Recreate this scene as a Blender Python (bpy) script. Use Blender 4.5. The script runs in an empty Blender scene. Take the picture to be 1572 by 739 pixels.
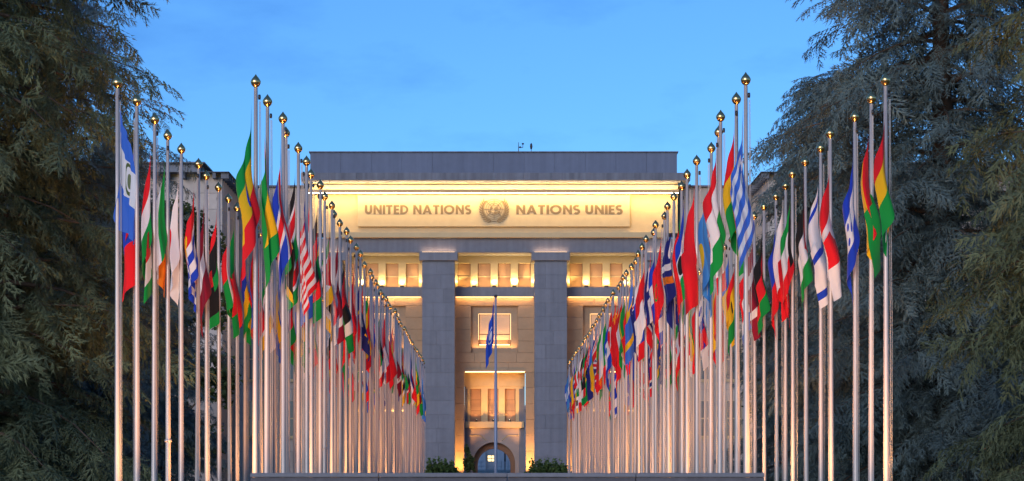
import bpy, bmesh, math, random
import numpy as np
from math import radians as R, sin, cos, pi
from mathutils import Vector, Matrix

scene = bpy.context.scene
C = scene.collection

# ------------------------------------------------------------------ camera
F = 3000.0            # focal length in photograph pixels
VX, VY = 760.0, 740.0 # vanishing point of the avenue in the photograph
CAMZ = 1.6
cd = bpy.data.cameras.new('camera'); cam = bpy.data.objects.new('camera', cd); C.objects.link(cam)
cam.location = (0, 0, CAMZ); cam.rotation_euler = (R(90), 0, 0)
cd.sensor_fit = 'HORIZONTAL'; cd.sensor_width = 36; cd.lens = 36 * F / 1572
cd.shift_x = (786 - VX) / 1572; cd.shift_y = (VY - 369.5) / 1572
cd.clip_start = 0.5; cd.clip_end = 9000
scene.camera = cam

# ------------------------------------------------------------------ sky
SUN_EL, SUN_ROT = R(13), R(205)
world = bpy.data.worlds.new('World'); scene.world = world; world.use_nodes = True
nt = world.node_tree; nt.nodes.clear()
wo = nt.nodes.new('ShaderNodeOutputWorld'); bg = nt.nodes.new('ShaderNodeBackground')
sky = nt.nodes.new('ShaderNodeTexSky'); sky.sky_type = 'NISHITA'; sky.sun_disc = False
sky.sun_elevation = SUN_EL; sky.sun_rotation = SUN_ROT
sky.air_density = 1.0; sky.dust_density = 0.35; sky.ozone_density = 8.0
tc = nt.nodes.new('ShaderNodeTexCoord')
mp = nt.nodes.new('ShaderNodeMapping'); mp.inputs['Scale'].default_value = (1.0, 1.0, 2.6)
mp.inputs['Location'].default_value = (7.28, 2.89, 1.39)
cn = nt.nodes.new('ShaderNodeTexNoise'); cn.inputs['Scale'].default_value = 9.0
cn.inputs['Detail'].default_value = 7; cn.inputs['Roughness'].default_value = .58
cr = nt.nodes.new('ShaderNodeValToRGB')
cr.color_ramp.elements[0].position = .50; cr.color_ramp.elements[1].position = .76
tint = nt.nodes.new('ShaderNodeMix'); tint.data_type = 'RGBA'; tint.blend_type = 'MULTIPLY'
tint.inputs['Factor'].default_value = 1; tint.inputs['B'].default_value = (1.15, 1.03, .97, 1)
cm = nt.nodes.new('ShaderNodeMix'); cm.data_type = 'RGBA'
cl = nt.nodes.new('ShaderNodeMix'); cl.data_type = 'RGBA'; cl.blend_type = 'MULTIPLY'
cl.inputs['Factor'].default_value = 1; cl.inputs['B'].default_value = (.72, .78, .88, 1)
L = nt.links.new
L(tc.outputs['Generated'], mp.inputs['Vector']); L(mp.outputs['Vector'], cn.inputs['Vector'])
L(cn.outputs['Fac'], cr.inputs['Fac'])
L(sky.outputs['Color'], tint.inputs['A'])
L(tint.outputs['Result'], cl.inputs['A'])
L(tint.outputs['Result'], cm.inputs['A']); L(cl.outputs['Result'], cm.inputs['B']); L(cr.outputs['Color'], cm.inputs['Factor'])
L(cm.outputs['Result'], bg.inputs['Color']); bg.inputs['Strength'].default_value = 0.15
L(bg.outputs['Background'], wo.inputs['Surface'])

# ------------------------------------------------------------------ broad sun lamp behind the camera, added as afterglow fill
sl = bpy.data.lights.new('sun', 'SUN'); so = bpy.data.objects.new('sun', sl); C.objects.link(so)
sl.energy = 1.2; sl.angle = R(30); sl.color = (1, .90, .86)
so.rotation_euler = (R(90) - SUN_EL, 0, R(180) - SUN_ROT)
scene.view_settings.view_transform = 'Standard'; scene.view_settings.look = 'None'
scene.view_settings.exposure = 0.5; scene.view_settings.gamma = 1.0
scene.view_settings.use_curve_mapping = False

rng = random.Random(7)
# facade survey: pixel of the photograph at distance d -> metres
def X(px, d): return (px - VX) * d / F
def Z(py, d): return CAMZ + (VY - py) * d / F

# ------------------------------------------------------------------ materials
def new_mat(name):
    m = bpy.data.materials.new(name); m.use_nodes = True
    t = m.node_tree; b = t.nodes['Principled BSDF']
    return m, t, b

def plain(name, col, rough=.6, metal=0.0, spec=.4, noise=0.0, nscale=6.0, bump=0.0):
    m, t, b = new_mat(name)
    b.inputs['Base Color'].default_value = (*col, 1); b.inputs['Roughness'].default_value = rough
    b.inputs['Metallic'].default_value = metal; b.inputs['Specular IOR Level'].default_value = spec
    if noise or bump:
        tc = t.nodes.new('ShaderNodeTexCoord'); n = t.nodes.new('ShaderNodeTexNoise')
        n.inputs['Scale'].default_value = nscale; n.inputs['Detail'].default_value = 6
        t.links.new(tc.outputs['Object'], n.inputs['Vector'])
        if noise:
            r = t.nodes.new('ShaderNodeValToRGB')
            r.color_ramp.elements[0].position = .3; r.color_ramp.elements[1].position = .7
            r.color_ramp.elements[0].color = (*[c * (1 - noise) for c in col], 1)
            r.color_ramp.elements[1].color = (*[min(1, c * (1 + noise)) for c in col], 1)
            t.links.new(n.outputs['Fac'], r.inputs['Fac']); t.links.new(r.outputs['Color'], b.inputs['Base Color'])
        if bump:
            bp = t.nodes.new('ShaderNodeBump'); bp.inputs['Strength'].default_value = bump; bp.inputs['Distance'].default_value = .02
            t.links.new(n.outputs['Fac'], bp.inputs['Height']); t.links.new(bp.outputs['Normal'], b.inputs['Normal'])
    return m

def stone(name, col, rnd=.14, noise=.10, nscale=1.6, rough=.85, streak=0.0):
    """limestone: soft clouding, fine grain, a different tone for every block"""
    m, t, b = new_mat(name); N = t.nodes.new; K = t.links.new
    b.inputs['Roughness'].default_value = rough; b.inputs['Specular IOR Level'].default_value = .25
    oi = N('ShaderNodeObjectInfo'); tc = N('ShaderNodeTexCoord')
    n = N('ShaderNodeTexNoise'); n.inputs['Scale'].default_value = nscale; n.inputs['Detail'].default_value = 8; n.inputs['Roughness'].default_value = .65
    geo = N('ShaderNodeNewGeometry')
    K(geo.outputs['Position'], n.inputs['Vector'])
    m1 = N('ShaderNodeMapRange'); m1.inputs['From Min'].default_value = .25; m1.inputs['From Max'].default_value = .75
    m1.inputs['To Min'].default_value = 1 - noise; m1.inputs['To Max'].default_value = 1 + noise
    K(n.outputs['Fac'], m1.inputs['Value'])
    m2 = N('ShaderNodeMapRange'); m2.inputs['To Min'].default_value = 1 - rnd; m2.inputs['To Max'].default_value = 1 + rnd
    K(oi.outputs['Random'], m2.inputs['Value'])
    mu = N('ShaderNodeMath'); mu.operation = 'MULTIPLY'; K(m1.outputs[0], mu.inputs[0]); K(m2.outputs[0], mu.inputs[1])
    out = mu
    if streak:
        mp = N('ShaderNodeMapping'); mp.inputs['Scale'].default_value = (1.8, 1.8, .06)
        n2 = N('ShaderNodeTexNoise'); n2.inputs['Scale'].default_value = 1.3; n2.inputs['Detail'].default_value = 5
        K(geo.outputs['Position'], mp.inputs['Vector']); K(mp.outputs['Vector'], n2.inputs['Vector'])
        m3 = N('ShaderNodeMapRange'); m3.inputs['From Min'].default_value = .35; m3.inputs['From Max'].default_value = .65
        m3.inputs['To Min'].default_value = 1 - streak; m3.inputs['To Max'].default_value = 1.05
        K(n2.outputs['Fac'], m3.inputs['Value'])
        mu2 = N('ShaderNodeMath'); mu2.operation = 'MULTIPLY'; K(mu.outputs[0], mu2.inputs[0]); K(m3.outputs[0], mu2.inputs[1]); out = mu2
    vm = N('ShaderNodeVectorMath'); vm.operation = 'SCALE'; vm.inputs[0].default_value = col
    K(out.outputs[0], vm.inputs['Scale']); K(vm.outputs[0], b.inputs['Base Color'])
    n3 = N('ShaderNodeTexNoise'); n3.inputs['Scale'].default_value = 14; n3.inputs['Detail'].default_value = 6
    K(tc.outputs['Object'], n3.inputs['Vector'])
    bp = N('ShaderNodeBump'); bp.inputs['Strength'].default_value = .25; bp.inputs['Distance'].default_value = .02
    K(n3.outputs['Fac'], bp.inputs['Height']); K(bp.outputs['Normal'], b.inputs['Normal'])
    return m

def emit(name, col, strength):
    m, t, b = new_mat(name)
    b.inputs['Base Color'].default_value = (*col, 1); b.inputs['Emission Color'].default_value = (*col, 1)
    b.inputs['Emission Strength'].default_value = strength
    return m

WARM = (1.0, .47, .14)
GOLDEN = (1.0, .68, .28)
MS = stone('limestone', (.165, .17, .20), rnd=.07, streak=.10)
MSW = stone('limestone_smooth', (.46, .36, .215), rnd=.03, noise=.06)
MSC = stone('weathered_sky_tinted_cornice', (.155, .165, .20), rnd=.03, noise=.10, streak=.28)  # stain streaks, plus the blue of the sky light put into the colour
MSKYTINT = stone('sky_tinted_stone', (.12, .145, .21), rnd=.04, noise=.06, streak=.07)  # same stone as the front, blue sky light painted into its colour
MSB = stone('glow_warmed_bay_stone', (.29, .215, .145), rnd=.08)  # the limestone again, golden floodlight glow mixed into its base colour
MSP = stone('pinkish_stone', (.30, .245, .225), rnd=.03, noise=.07)
MSD = stone('recessed_joint', (.22, .195, .18), rnd=.02)
MBR = stone('brown_reveal', (.20, .11, .07), rnd=.03)
MWALL = stone('granite_wall', (.105, .10, .115), rnd=.10, noise=.18, nscale=7)
MCAP = stone('granite_coping', (.18, .18, .20), rnd=.05, noise=.12, nscale=7)
MFR = plain('bronze_frame', (.16, .10, .06), .5, .3)
MBLIND = plain('tan_blind', (.34, .20, .115), .7, noise=.08, nscale=.8)
MLET = plain('bronze_letters', (.175, .122, .062), .5, .35)
MSLATE = plain('slate_blue_roof', (.10, .12, .16), .5, noise=.1)
MGLASS = plain('dark_window_glass', (.05, .06, .08), .08, 0, .6)
MLIP = plain('warm_lit_lip', (.50, .30, .13), .5, .2, noise=.1, nscale=2)  # warm trough light on the lip, painted as its base colour
MLED = emit('warm_lamp', (1, .6, .25), 3.5)
MREVEAL = emit('reveal_glow', (1, .62, .28), 1.5)  # emission for lamplit niche edges, not a lamp
MBLIND2 = plain('glow_lightened_blind', (.56, .40, .26), .7, noise=.06, nscale=.8)  # lighter copy of the tan blind, window glow put into the colour
MLEDW = emit('white_lamp', (1, .86, .62), 14.0)
MLIT = emit('lit_window_pane', (1.0, .74, .35), 1.3)
MPOLE = plain('brushed_steel', (.50, .44, .41), .42, .3, .5, noise=.04, nscale=3)
MGOLD = plain('gilded_metal', (.86, .56, .24), .27, 1.0)
MROPE = plain('halyard_rope', (.45, .43, .42), .8)
MDARK = plain('dark_metal', (.05, .05, .055), .45, .7)
MBARK = plain('cedar_bark', (.075, .055, .042), .95, noise=.35, nscale=5, bump=.8)

# ------------------------------------------------------------------ object helpers
def tag(o, label=None, cat=None, group=None, kind=None):
    if label: o['label'] = label
    if cat: o['category'] = cat
    if group: o['group'] = group
    if kind: o['kind'] = kind
    return o

def link(o, parent=None):
    C.objects.link(o)
    if parent is not None: o.parent = parent
    return o

def empty(name, loc=(0, 0, 0)):
    o = bpy.data.objects.new(name, None); o.empty_display_size = .3; o.location = loc
    return link(o)

def wpos(o):
    p = Vector(o.location)
    while o.parent is not None:
        o = o.parent; p = p + Vector(o.location)
    return p

def obj(name, me, mat, parent=None, loc=(0, 0, 0), world=True):
    if mat is not None and len(me.materials) == 0: me.materials.append(mat)
    o = bpy.data.objects.new(name, me)
    link(o, parent)
    o.location = Vector(loc) - (wpos(parent) if (parent is not None and world) else Vector())
    return o

_boxes = {}
def box_mesh(sx, sy, sz, mat, bev=0.0):
    k = (round(sx, 4), round(sy, 4), round(sz, 4), mat.name, bev)
    if k in _boxes: return _boxes[k]
    bm = bmesh.new(); bmesh.ops.create_cube(bm, size=1)
    bmesh.ops.scale(bm, vec=(sx, sy, sz), verts=bm.verts)
    if bev: bmesh.ops.bevel(bm, geom=bm.edges[:], offset=bev, segments=1, affect='EDGES')
    me = bpy.data.meshes.new('box'); bm.to_mesh(me); bm.free(); me.materials.append(mat)
    _boxes[k] = me
    return me

def box(name, x0, x1, y0, y1, z0, z1, mat, parent=None, bev=0.0):
    me = box_mesh(abs(x1 - x0), abs(y1 - y0), abs(z1 - z0), mat, bev)
    return obj(name, me, None, parent, ((x0 + x1) / 2, (y0 + y1) / 2, (z0 + z1) / 2))

def np_mesh(name, v, f, mat=None, smooth=False, attr=None, uv=None):
    """v (n,3) ; f (m,3|4)"""
    v = np.asarray(v, np.float32); f = np.asarray(f, np.int32)
    me = bpy.data.meshes.new(name); k = f.shape[1]
    me.vertices.add(len(v)); me.vertices.foreach_set('co', v.ravel())
    me.loops.add(f.size); me.loops.foreach_set('vertex_index', f.ravel())
    me.polygons.add(len(f)); me.polygons.foreach_set('loop_start', np.arange(0, f.size, k, dtype=np.int32))
    if smooth: me.polygons.foreach_set('use_smooth', np.ones(len(f), bool))
    if attr is not None:
        a = me.attributes.new('tone', 'FLOAT', 'POINT'); a.data.foreach_set('value', np.asarray(attr, np.float32))
    if uv is not None:
        l = me.uv_layers.new(name='UVMap'); l.data.foreach_set('uv', np.asarray(uv, np.float32)[f.ravel()].ravel())
    me.update(calc_edges=True); me.validate()
    if mat: me.materials.append(mat)
    return me

def lathe(name, prof, mat, seg=16, smooth=True):
    v, f = [], []
    for r, z in prof:
        for i in range(seg):
            a = 2 * pi * i / seg; v.append((r * cos(a), r * sin(a), z))
    for j in range(len(prof) - 1):
        for i in range(seg):
            k = (i + 1) % seg
            f.append((j * seg + i, j * seg + k, (j + 1) * seg + k, (j + 1) * seg + i))
    return np_mesh(name, v, f, mat, smooth)

def tube(pts, rads, seg=6):
    """vertices and quads of a tapered tube along pts"""
    pts = [Vector(p) for p in pts]; v, f = [], []
    for i, p in enumerate(pts):
        d = (pts[min(i + 1, len(pts) - 1)] - pts[max(i - 1, 0)]).normalized()
        a = d.cross(Vector((0, 0, 1)) if abs(d.z) < .9 else Vector((1, 0, 0))).normalized(); b = d.cross(a)
        for k in range(seg):
            t = 2 * pi * k / seg; v.append(p + (a * cos(t) + b * sin(t)) * rads[i])
    for i in range(len(pts) - 1):
        for k in range(seg):
            n = (k + 1) % seg
            f.append((i * seg + k, i * seg + n, (i + 1) * seg + n, (i + 1) * seg + k))
    return [tuple(q) for q in v], f

def tubes(name, lst, mat, seg=6, smooth=True):
    V, Fc = [], []
    for pts, rads in lst:
        v, f = tube(pts, rads, seg); o = len(V); V += v; Fc += [tuple(i + o for i in q) for q in f]
    return np_mesh(name, V, Fc, mat, smooth)

def spot(name, loc, aim, energy, col=WARM, angle=100, blend=.6, radius=.08, parent=None):
    l = bpy.data.lights.new(name, 'SPOT'); l.energy = energy; l.color = col
    l.spot_size = R(angle); l.spot_blend = blend; l.shadow_soft_size = radius
    o = bpy.data.objects.new(name, l); link(o, parent)
    o.location = Vector(loc) - (wpos(parent) if parent else Vector())
    o.rotation_euler = Vector(aim).to_track_quat('-Z', 'Y').to_euler()
    return o

def area(name, loc, aim, sx, sy, energy, col=WARM, parent=None, spread=180):
    l = bpy.data.lights.new(name, 'AREA'); l.shape = 'RECTANGLE'; l.size = sx; l.size_y = sy
    l.energy = energy; l.color = col; l.spread = R(spread)
    o = bpy.data.objects.new(name, l); link(o, parent)
    o.location = Vector(loc) - (wpos(parent) if parent else Vector())
    a = Vector(aim).normalized(); z = -a; x = Vector((1, 0, 0)); y = z.cross(x).normalized(); x = y.cross(z)
    o.rotation_euler = Matrix((x, y, z)).transposed().to_euler()
    return o

# ================================================================== GROUND
def sheet(name, x0, x1, y0, y1, z, mat):
    o = obj(name, np_mesh(name, [(x0, y0, z), (x1, y0, z), (x1, y1, z), (x0, y1, z)], [(0, 1, 2, 3)]), mat)
    return tag(o, kind='structure')
MGRASSY = plain('lawn_green', (.045, .075, .025), .95, noise=.45, nscale=2.0, bump=1.0)
MPAVE = plain('avenue_asphalt', (.055, .054, .055), .9, noise=.25, nscale=3.0, bump=.4)
MGRAV = plain('forecourt_gravel', (.20, .18, .16), .95, noise=.25, nscale=4.0, bump=.6)
sheet('ground', -4000, 4000, -60, 7000, 0, MGRASSY)
sheet('avenue', -3.4, 3.4, 20, 150, .008, MPAVE)
sheet('forecourt', -40, 40, 132, 215, .004, MGRAV)
for s in (-1, 1):
    o = box('kerb', s * 3.4 - .08, s * 3.4 + .08, 34, 132, 0, .12, MCAP); tag(o, kind='structure')

# ================================================================== CENTRAL BUILDING
YF = 187.5      # front of the pillars
W = 190.4       # bay wall
RB = 192.4      # back of the door recess
CXB = 759.0     # facade axis in the photograph
bld = empty('palace_building', (0, YF, 0))
tag(bld, 'floodlit pale stone palace front with tall square pillars and a gilded inscription', 'building')

def part(name, x0, x1, y0, y1, z0, z1, mat=MSW, parent=bld, bev=0.0):
    return box(name, x0, x1, y0, y1, z0, z1, mat, parent, bev)

PIL = [(476, 526), (648, 698), (820.5, 870.5), (992, 1042)]
BAYS = [(526, 648), (698, 820.5), (870.5, 992)]
x_l, x_r = X(474.5, YF), X(1041, YF)
zc0, zc1 = Z(400, 187.1), Z(387, 187.1)
for a, b in PIL:
    xa, xb = X(a, YF), X(b, YF)
    core = part('pillar', xa + .04, xb - .04, YF + .04, W, 0, zc0 - .002, MSD)
    nrow = 17; h = zc0 / nrow
    for i in range(nrow):
        split = [.5, .34, .66, .45, .58][rng.randrange(5)]
        edges = [xa, xa + (xb - xa) * split, xb]
        if rng.random() < .18: edges = [xa, xb]
        for j in range(len(edges) - 1):
            pr = rng.uniform(0, .012)
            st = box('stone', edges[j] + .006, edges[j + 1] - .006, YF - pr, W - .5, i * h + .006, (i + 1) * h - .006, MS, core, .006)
    part('capital', X(a - 4.5, 187.1), X(b + 4.5, 187.1), 187.1, W, zc0, zc1, MS, bev=.03)

# bay side walls behind the pillars (hall body), so nothing is hollow
# entablature, bottom to top
zA1 = Z(366, 187.6)
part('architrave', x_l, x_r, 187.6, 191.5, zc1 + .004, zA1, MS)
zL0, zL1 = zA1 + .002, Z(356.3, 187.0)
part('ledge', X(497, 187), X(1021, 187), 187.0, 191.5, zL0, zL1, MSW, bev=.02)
zF1 = Z(295.5, 186.5)
frz = part('frieze', x_l, x_r, 187.9, 191.5, zL1 + .002, zF1, MSW)
zP0, zP1 = Z(348, 187.5), Z(299.5, 187.5)
pan = part('name_panel', X(549, 187.5), X(967, 187.5), 187.5, 187.9, zP0, zP1, MSW, bev=.015)
# lighting trough: floor and lip
zT1 = Z(291, 186.5)
part('trough_floor', x_l, x_r, 186.62, 187.9, zF1 + .002, zF1 + .08, MSC)
part('trough_lip', x_l, x_r, 186.5, 186.62, zF1, zT1, MLIP, bev=.01)
zCo0 = Z(277, 186.0)
part('cove_wall', x_l, x_r, 187.7, 191.5, zF1 + .09, zCo0 - .002, MSW)
part('cove_rail', x_l, x_r, 187.62, 187.7, Z(285.0, 187.7), Z(284.0, 187.7), MSC)
zCo1 = Z(265.5, 186.0)
for i in range(14):
    w = (X(1060, 186) - X(462, 186)) / 14; xa = X(462, 186) + i * w
    part('cornice_block', xa + .004, xa + w - .004, 186.0 - rng.uniform(0, .006), 196, zCo0, zCo1, MSC, bev=.012)
zAt1 = Z(232.8, 188.6)
att = part('attic', x_l + .1, x_r - .1, 188.7, 195, zCo1 + .004, zAt1 - .12, MSD)
for i in range(12):
    w = (x_r - x_l) / 12; xa = x_l + i * w
    part('attic_slab', xa + .008, xa + w - .008, 188.6 - rng.uniform(0, .008), 188.72, zCo1 + .10, zAt1 - .14, MSKYTINT, att)
part('attic_coping', x_l - .12, x_r + .12, 188.45, 195.1, zAt1 - .115, zAt1, MSC, bev=.02)

# hall behind the facade: side and top masses
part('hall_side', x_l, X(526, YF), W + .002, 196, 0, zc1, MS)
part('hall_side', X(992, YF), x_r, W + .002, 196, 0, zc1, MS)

# ---- roof instruments
mx = X(796, 189)
m1 = obj('weather_mast', tubes('weather_mast', [([(0, 0, 0), (0, 0, .95)], [.045, .03]), ([(0, 0, .45), (.42, 0, .45)], [.03, .03]), ([(.42, 0, .45), (.42, 0, .75)], [.03, .03])], MDARK), None, bld, (mx, 189, zAt1))
cup = lathe('wind_cup', [(0, -.09), (.09, -.05), (.12, 0), (.09, .07), (0, .10)], MDARK, 10)
obj('wind_cup', cup, None, m1, (mx + .42, 189, zAt1 + .80))
obj('wind_cup', cup, None, m1, (mx + .16, 189, zAt1 + .47))
mx2 = X(815.5, 189)
m2 = obj('weather_mast', tubes('weather_mast', [([(0, 0, 0), (0, 0, .6)], [.035, .03])], MDARK), None, bld, (mx2, 189, zAt1))
obj('sensor_head', lathe('sensor_head', [(0, -.3), (.08, -.25), (.13, 0), (.10, .22), (0, .36)], MDARK, 10), None, m2, (mx2, 189, zAt1 + .55))

# ---- inscription: every letter a solid of its own
def arc(cx, cy, r, a0, a1, n): return [(cx + r * cos(R(a0 + (a1 - a0) * i / n)), cy + r * sin(R(a0 + (a1 - a0) * i / n))) for i in range(n + 1)]
T = .245  # stroke, letters are 1 high
def strip(outer, inner, closed=False):
    return ('strip', outer, inner, closed)
def letter_shape(c):
    if c == 'I': return .20, [('poly', [(0, 0), (T, 0), (T, 1), (0, 1)])]
    if c == 'T': return .62, [('poly', [(.19, 0), (.435, 0), (.435, .80), (.62, .80), (.62, 1), (0, 1), (0, .80), (.19, .80)])]
    if c == 'E': return .52, [('poly', [(0, 0), (.54, 0), (.54, .2), (T, .2), (T, .40), (.50, .40), (.50, .60), (T, .60), (T, .80), (.54, .80), (.54, 1), (0, 1)])]
    if c == 'N': return .78, [('poly', [(0, 0), (.225, 0), (.225, .58), (.58, 0), (.80, 0), (.80, 1), (.575, 1), (.575, .42), (.22, 1), (0, 1)])]
    if c == 'U':
        o = [(0, 1)] + arc(.36, .36, .36, 180, 360, 16) + [(.72, 1)]
        i = [(T, 1)] + arc(.36, .37, .36 - T, 180, 360, 16) + [(.72 - T, 1)]
        return .72, [strip(o, i)]
    if c == 'D':
        o = [(0, 0), (.28, 0)] + arc(.28, .5, .5, -90, 90, 18)[1:-1] + [(.28, 1), (0, 1)]
        i = [(T, .2), (.28, .2)] + arc(.28, .5, .30, -90, 90, 18)[1:-1] + [(.28, .80), (T, .80)]
        return .78, [strip(o, i, True)]
    if c == 'O':
        return 1.02, [strip(arc(.51, .5, .52, 0, 360, 30)[:-1], arc(.51, .5, .285, 0, 360, 30)[:-1], True)]
    if c == 'A':
        o = [(0, 0), (.245, 0), (.31, .19), (.59, .19), (.655, 0), (.90, 0), (.56, 1), (.34, 1)]
        i = [(.37, .37), (.37, .37), (.37, .37), (.53, .37), (.53, .37), (.53, .37), (.455, .64), (.445, .64)]
        return .90, [strip(o, i, True)]
    if c == 'S':
        mid = arc(.30, .705, .205, 35, 270, 14)
        mid += arc(.30, .295, .205, 90, -145, 14)[1:]
        o, i = [], []
        for k, p in enumerate(mid):
            q = mid[min(k + 1, len(mid) - 1)]; r = mid[max(k - 1, 0)]
            dx, dy = q[0] - r[0], q[1] - r[1]; l = math.hypot(dx, dy); nx, ny = -dy / l, dx / l
            o.append((p[0] + nx * .115, p[1] + ny * .115)); i.append((p[0] - nx * .115, p[1] - ny * .115))
        return .58, [strip(o, i)]
def solid2d(name, shapes, depth, mat, scale=1.0):
    """shapes in the xz plane, front at y=-depth"""
    bm = bmesh.new()
    def faces(loop2d_list):
        for loop in loop2d_list:
            vs = [bm.verts.new((p[0] * scale, -depth, p[1] * scale)) for p in loop]
            try: bm.faces.new(vs)
            except ValueError: pass
    for s in shapes:
        if s[0] == 'poly': faces([s[1]])
        else:
            o, i, closed = s[1], s[2], s[3]; n = len(o)
            for k in range(n if closed else n - 1):
                j = (k + 1) % n
                q = [o[k], o[j], i[j], i[k]]
                u = []
                for p in q:
                    if not u or (abs(p[0] - u[-1][0]) + abs(p[1] - u[-1][1])) > 1e-6: u.append(p)
                if len(u) > 2: faces([u])
    bmesh.ops.remove_doubles(bm, verts=bm.verts, dist=1e-5)
    bmesh.ops.recalc_face_normals(bm, faces=bm.faces)
    ext = bmesh.ops.extrude_face_region(bm, geom=bm.faces[:])
    bmesh.ops.translate(bm, vec=(0, depth, 0), verts=[e for e in ext['geom'] if isinstance(e, bmesh.types.BMVert)])
    bmesh.ops.recalc_face_normals(bm, faces=bm.faces)
    me = bpy.data.meshes.new(name); bm.to_mesh(me); bm.free(); me.materials.append(mat)
    return me
dI = 187.44
zl0, zl1 = Z(329.0, dI), Z(314.8, dI); LH = zl1 - zl0
def inscription(text, px0, px1):
    ws = []; cur = 0; items = []
    for c in text:
        if c == ' ': cur += .36; continue
        w, sh = letter_shape(c); items.append((c, cur)); cur += w + .115
    tot = cur - .115
    xa, xb = X(px0, dI), X(px1, dI); sx = (xb - xa) / tot
    ins = empty('inscription'); ins.parent = bld; ins.location = Vector((xa, 187.5, zl0)) - Vector(bld.location)
    for c, p in items:
        key = 'letter_' + c
        if key not in letter_cache:
            letter_cache[key] = solid2d(key, letter_shape(c)[1], .035, MLET)
        o = bpy.data.objects.new('letter', letter_cache[key]); link(o, ins)
        o.location = (p * sx, 0, 0); o.scale = (sx, 1, LH)
letter_cache = {}
inscription('UNITED NATIONS', 560, 723)
inscription('NATIONS UNIES', 792.5, 955.5)

# ---- emblem: map rings, meridians, land, two branches of leaves
ez, ex = Z(321.3, dI), X(758.5, dI)
er = 16.0 * dI / F          # radius of the outer ring
emb = empty('emblem'); emb.parent = bld; emb.location = Vector((ex, 187.5, ez)) - Vector(bld.location)
for k, r in enumerate((1.0, .80, .60, .40)):
    n = 40
    o_ = arc(0, 0, r * er, 0, 360, n)[:-1]; i_ = arc(0, 0, r * er - .042, 0, 360, n)[:-1]
    obj('ring', solid2d('ring', [strip(o_, i_, True)], .05, MLET), None, emb, wpos(emb))
for k in range(4):
    a = k * 45
    w2 = .025; dx, dy = cos(R(a)), sin(R(a)); nx, ny = -dy * w2, dx * w2
    for s in (-1, 1):
        p = [(s * dx * .42 * er + nx, s * dy * .42 * er + ny), (s * dx * .42 * er - nx, s * dy * .42 * er - ny), (s * dx * er * .99 - nx, s * dy * er * .99 - ny), (s * dx * er * .99 + nx, s * dy * er * .99 + ny)]
        obj('meridian', solid2d('meridian', [('poly', p)], .044, MLET), None, emb, wpos(emb))
def blob(cx, cy, rx, ry, seed, n=14):
    r_ = random.Random(seed)
    return [(er * (cx + .72 * rx * cos(2 * pi * k / n) * r_.uniform(.72, 1.15)), er * (cy + .72 * ry * sin(2 * pi * k / n) * r_.uniform(.72, 1.15))) for k in range(n)]
for k, (cx, cy, rx, ry) in enumerate([(.18, .02, .30, .26), (-.26, .10, .20, .24), (-.42, -.22, .24, .15), (.12, -.34, .22, .20), (.48, -.30, .20, .17), (.40, .34, .14, .12), (-.05, .42, .12, .08), (-.16, -.50, .10, .08), (.62, .08, .10, .15)]):
    obj('continent', solid2d('continent', [('poly', blob(cx, cy, rx, ry, 20 + k))], .062 + k * .003, MLET), None, emb, wpos(emb))
leaf2 = [(0, 0), (.10, .05), (.24, .058), (.36, .03), (.44, 0), (.36, -.03), (.24, -.058), (.10, -.05)]
leafm = solid2d('leaf', [('poly', [(a * er * 1.0, b * er * 1.15) for a, b in leaf2])], .08, MLET)
for s in (-1, 1):
    stem = [(s * er * 1.2 * sin(R(t)), -er * 1.2 * cos(R(t))) for t in range(-8, 128, 8)]
    o_ = [(p[0] * 1.0, p[1]) for p in stem]; i_ = [(p[0] * .965, p[1] * .965) for p in stem]
    obj('stem', solid2d('stem', [strip(o_, i_)], .055, MLET), None, emb, wpos(emb))
    for k in range(11):
        t = 12 + k * 11
        bx, bz = s * er * 1.19 * sin(R(t)), -er * 1.19 * cos(R(t))
        tang = math.atan2(sin(R(t)), s * cos(R(t)))
        for side in (-1, 1):
            lf = bpy.data.objects.new('leaf', leafm); link(lf, emb)
            lf.location = (bx, -.002 * (k % 3), bz); lf.rotation_euler = (0, -(tang + side * R(30)), 0)

# ---- bays
def window_upper(x0, x1, z0, z1, y):
    w = obj('window', box_mesh(x1 - x0, .06, z1 - z0, MFR), None, bld, ((x0 + x1) / 2, y + .06, (z0 + z1) / 2))
    zm = Z(424.5, W); t = .05
    for a, b in ((z0 + t, zm - .06), (zm + .06, z1 - t)):
        box('pane', x0 + t, x1 - t, y + .018, y + .028, a, b, MBLIND, w)
    box('transom', x0 + .01, x1 - .01, y - .03, y + .026, zm - .055, zm + .055, MSW, w)
    return w

def uplight(x, y, z, energy, aim=(0, .12, 1), r=.10, col=GOLDEN, angle=120):
    """small round floodlight standing on a ledge"""
    o = obj('floodlight', lathe('floodlight', [(0, 0), (r, 0), (r, .16), (r * .8, .2)], MDARK, 12), None, bld, (x, y, z))
    obj('lens', lathe('lens', [(0, .02), (r * .8, .0)], MLEDW, 12), None, o, (x, y, z + .19))
    spot('lamp_light', (x, y, z + .26), aim, energy, col, angle, .5, .06, o)

def led(x0, x1, y0, y1, z0, z1, mat=MLED): return part('light_strip', x0, x1, y0, y1, z0, z1, mat)

def stones_rect(parent, x0, x1, z0, z1, y, depth, rows, nmin, nmax, mat=MSB):
    h = (z1 - z0) / rows
    for i in range(rows):
        n = rng.randint(nmin, nmax); off = rng.uniform(-.15, .15)
        ed = [x0] + [x0 + (x1 - x0) * (k + off) / n for k in range(1, n)] + [x1]
        for j in range(n):
            box('stone', ed[j] + .008, ed[j + 1] - .008, y - rng.uniform(0, .012), y + depth, z0 + i * h + .008, z0 + (i + 1) * h - .008, mat, parent, .012)

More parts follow.
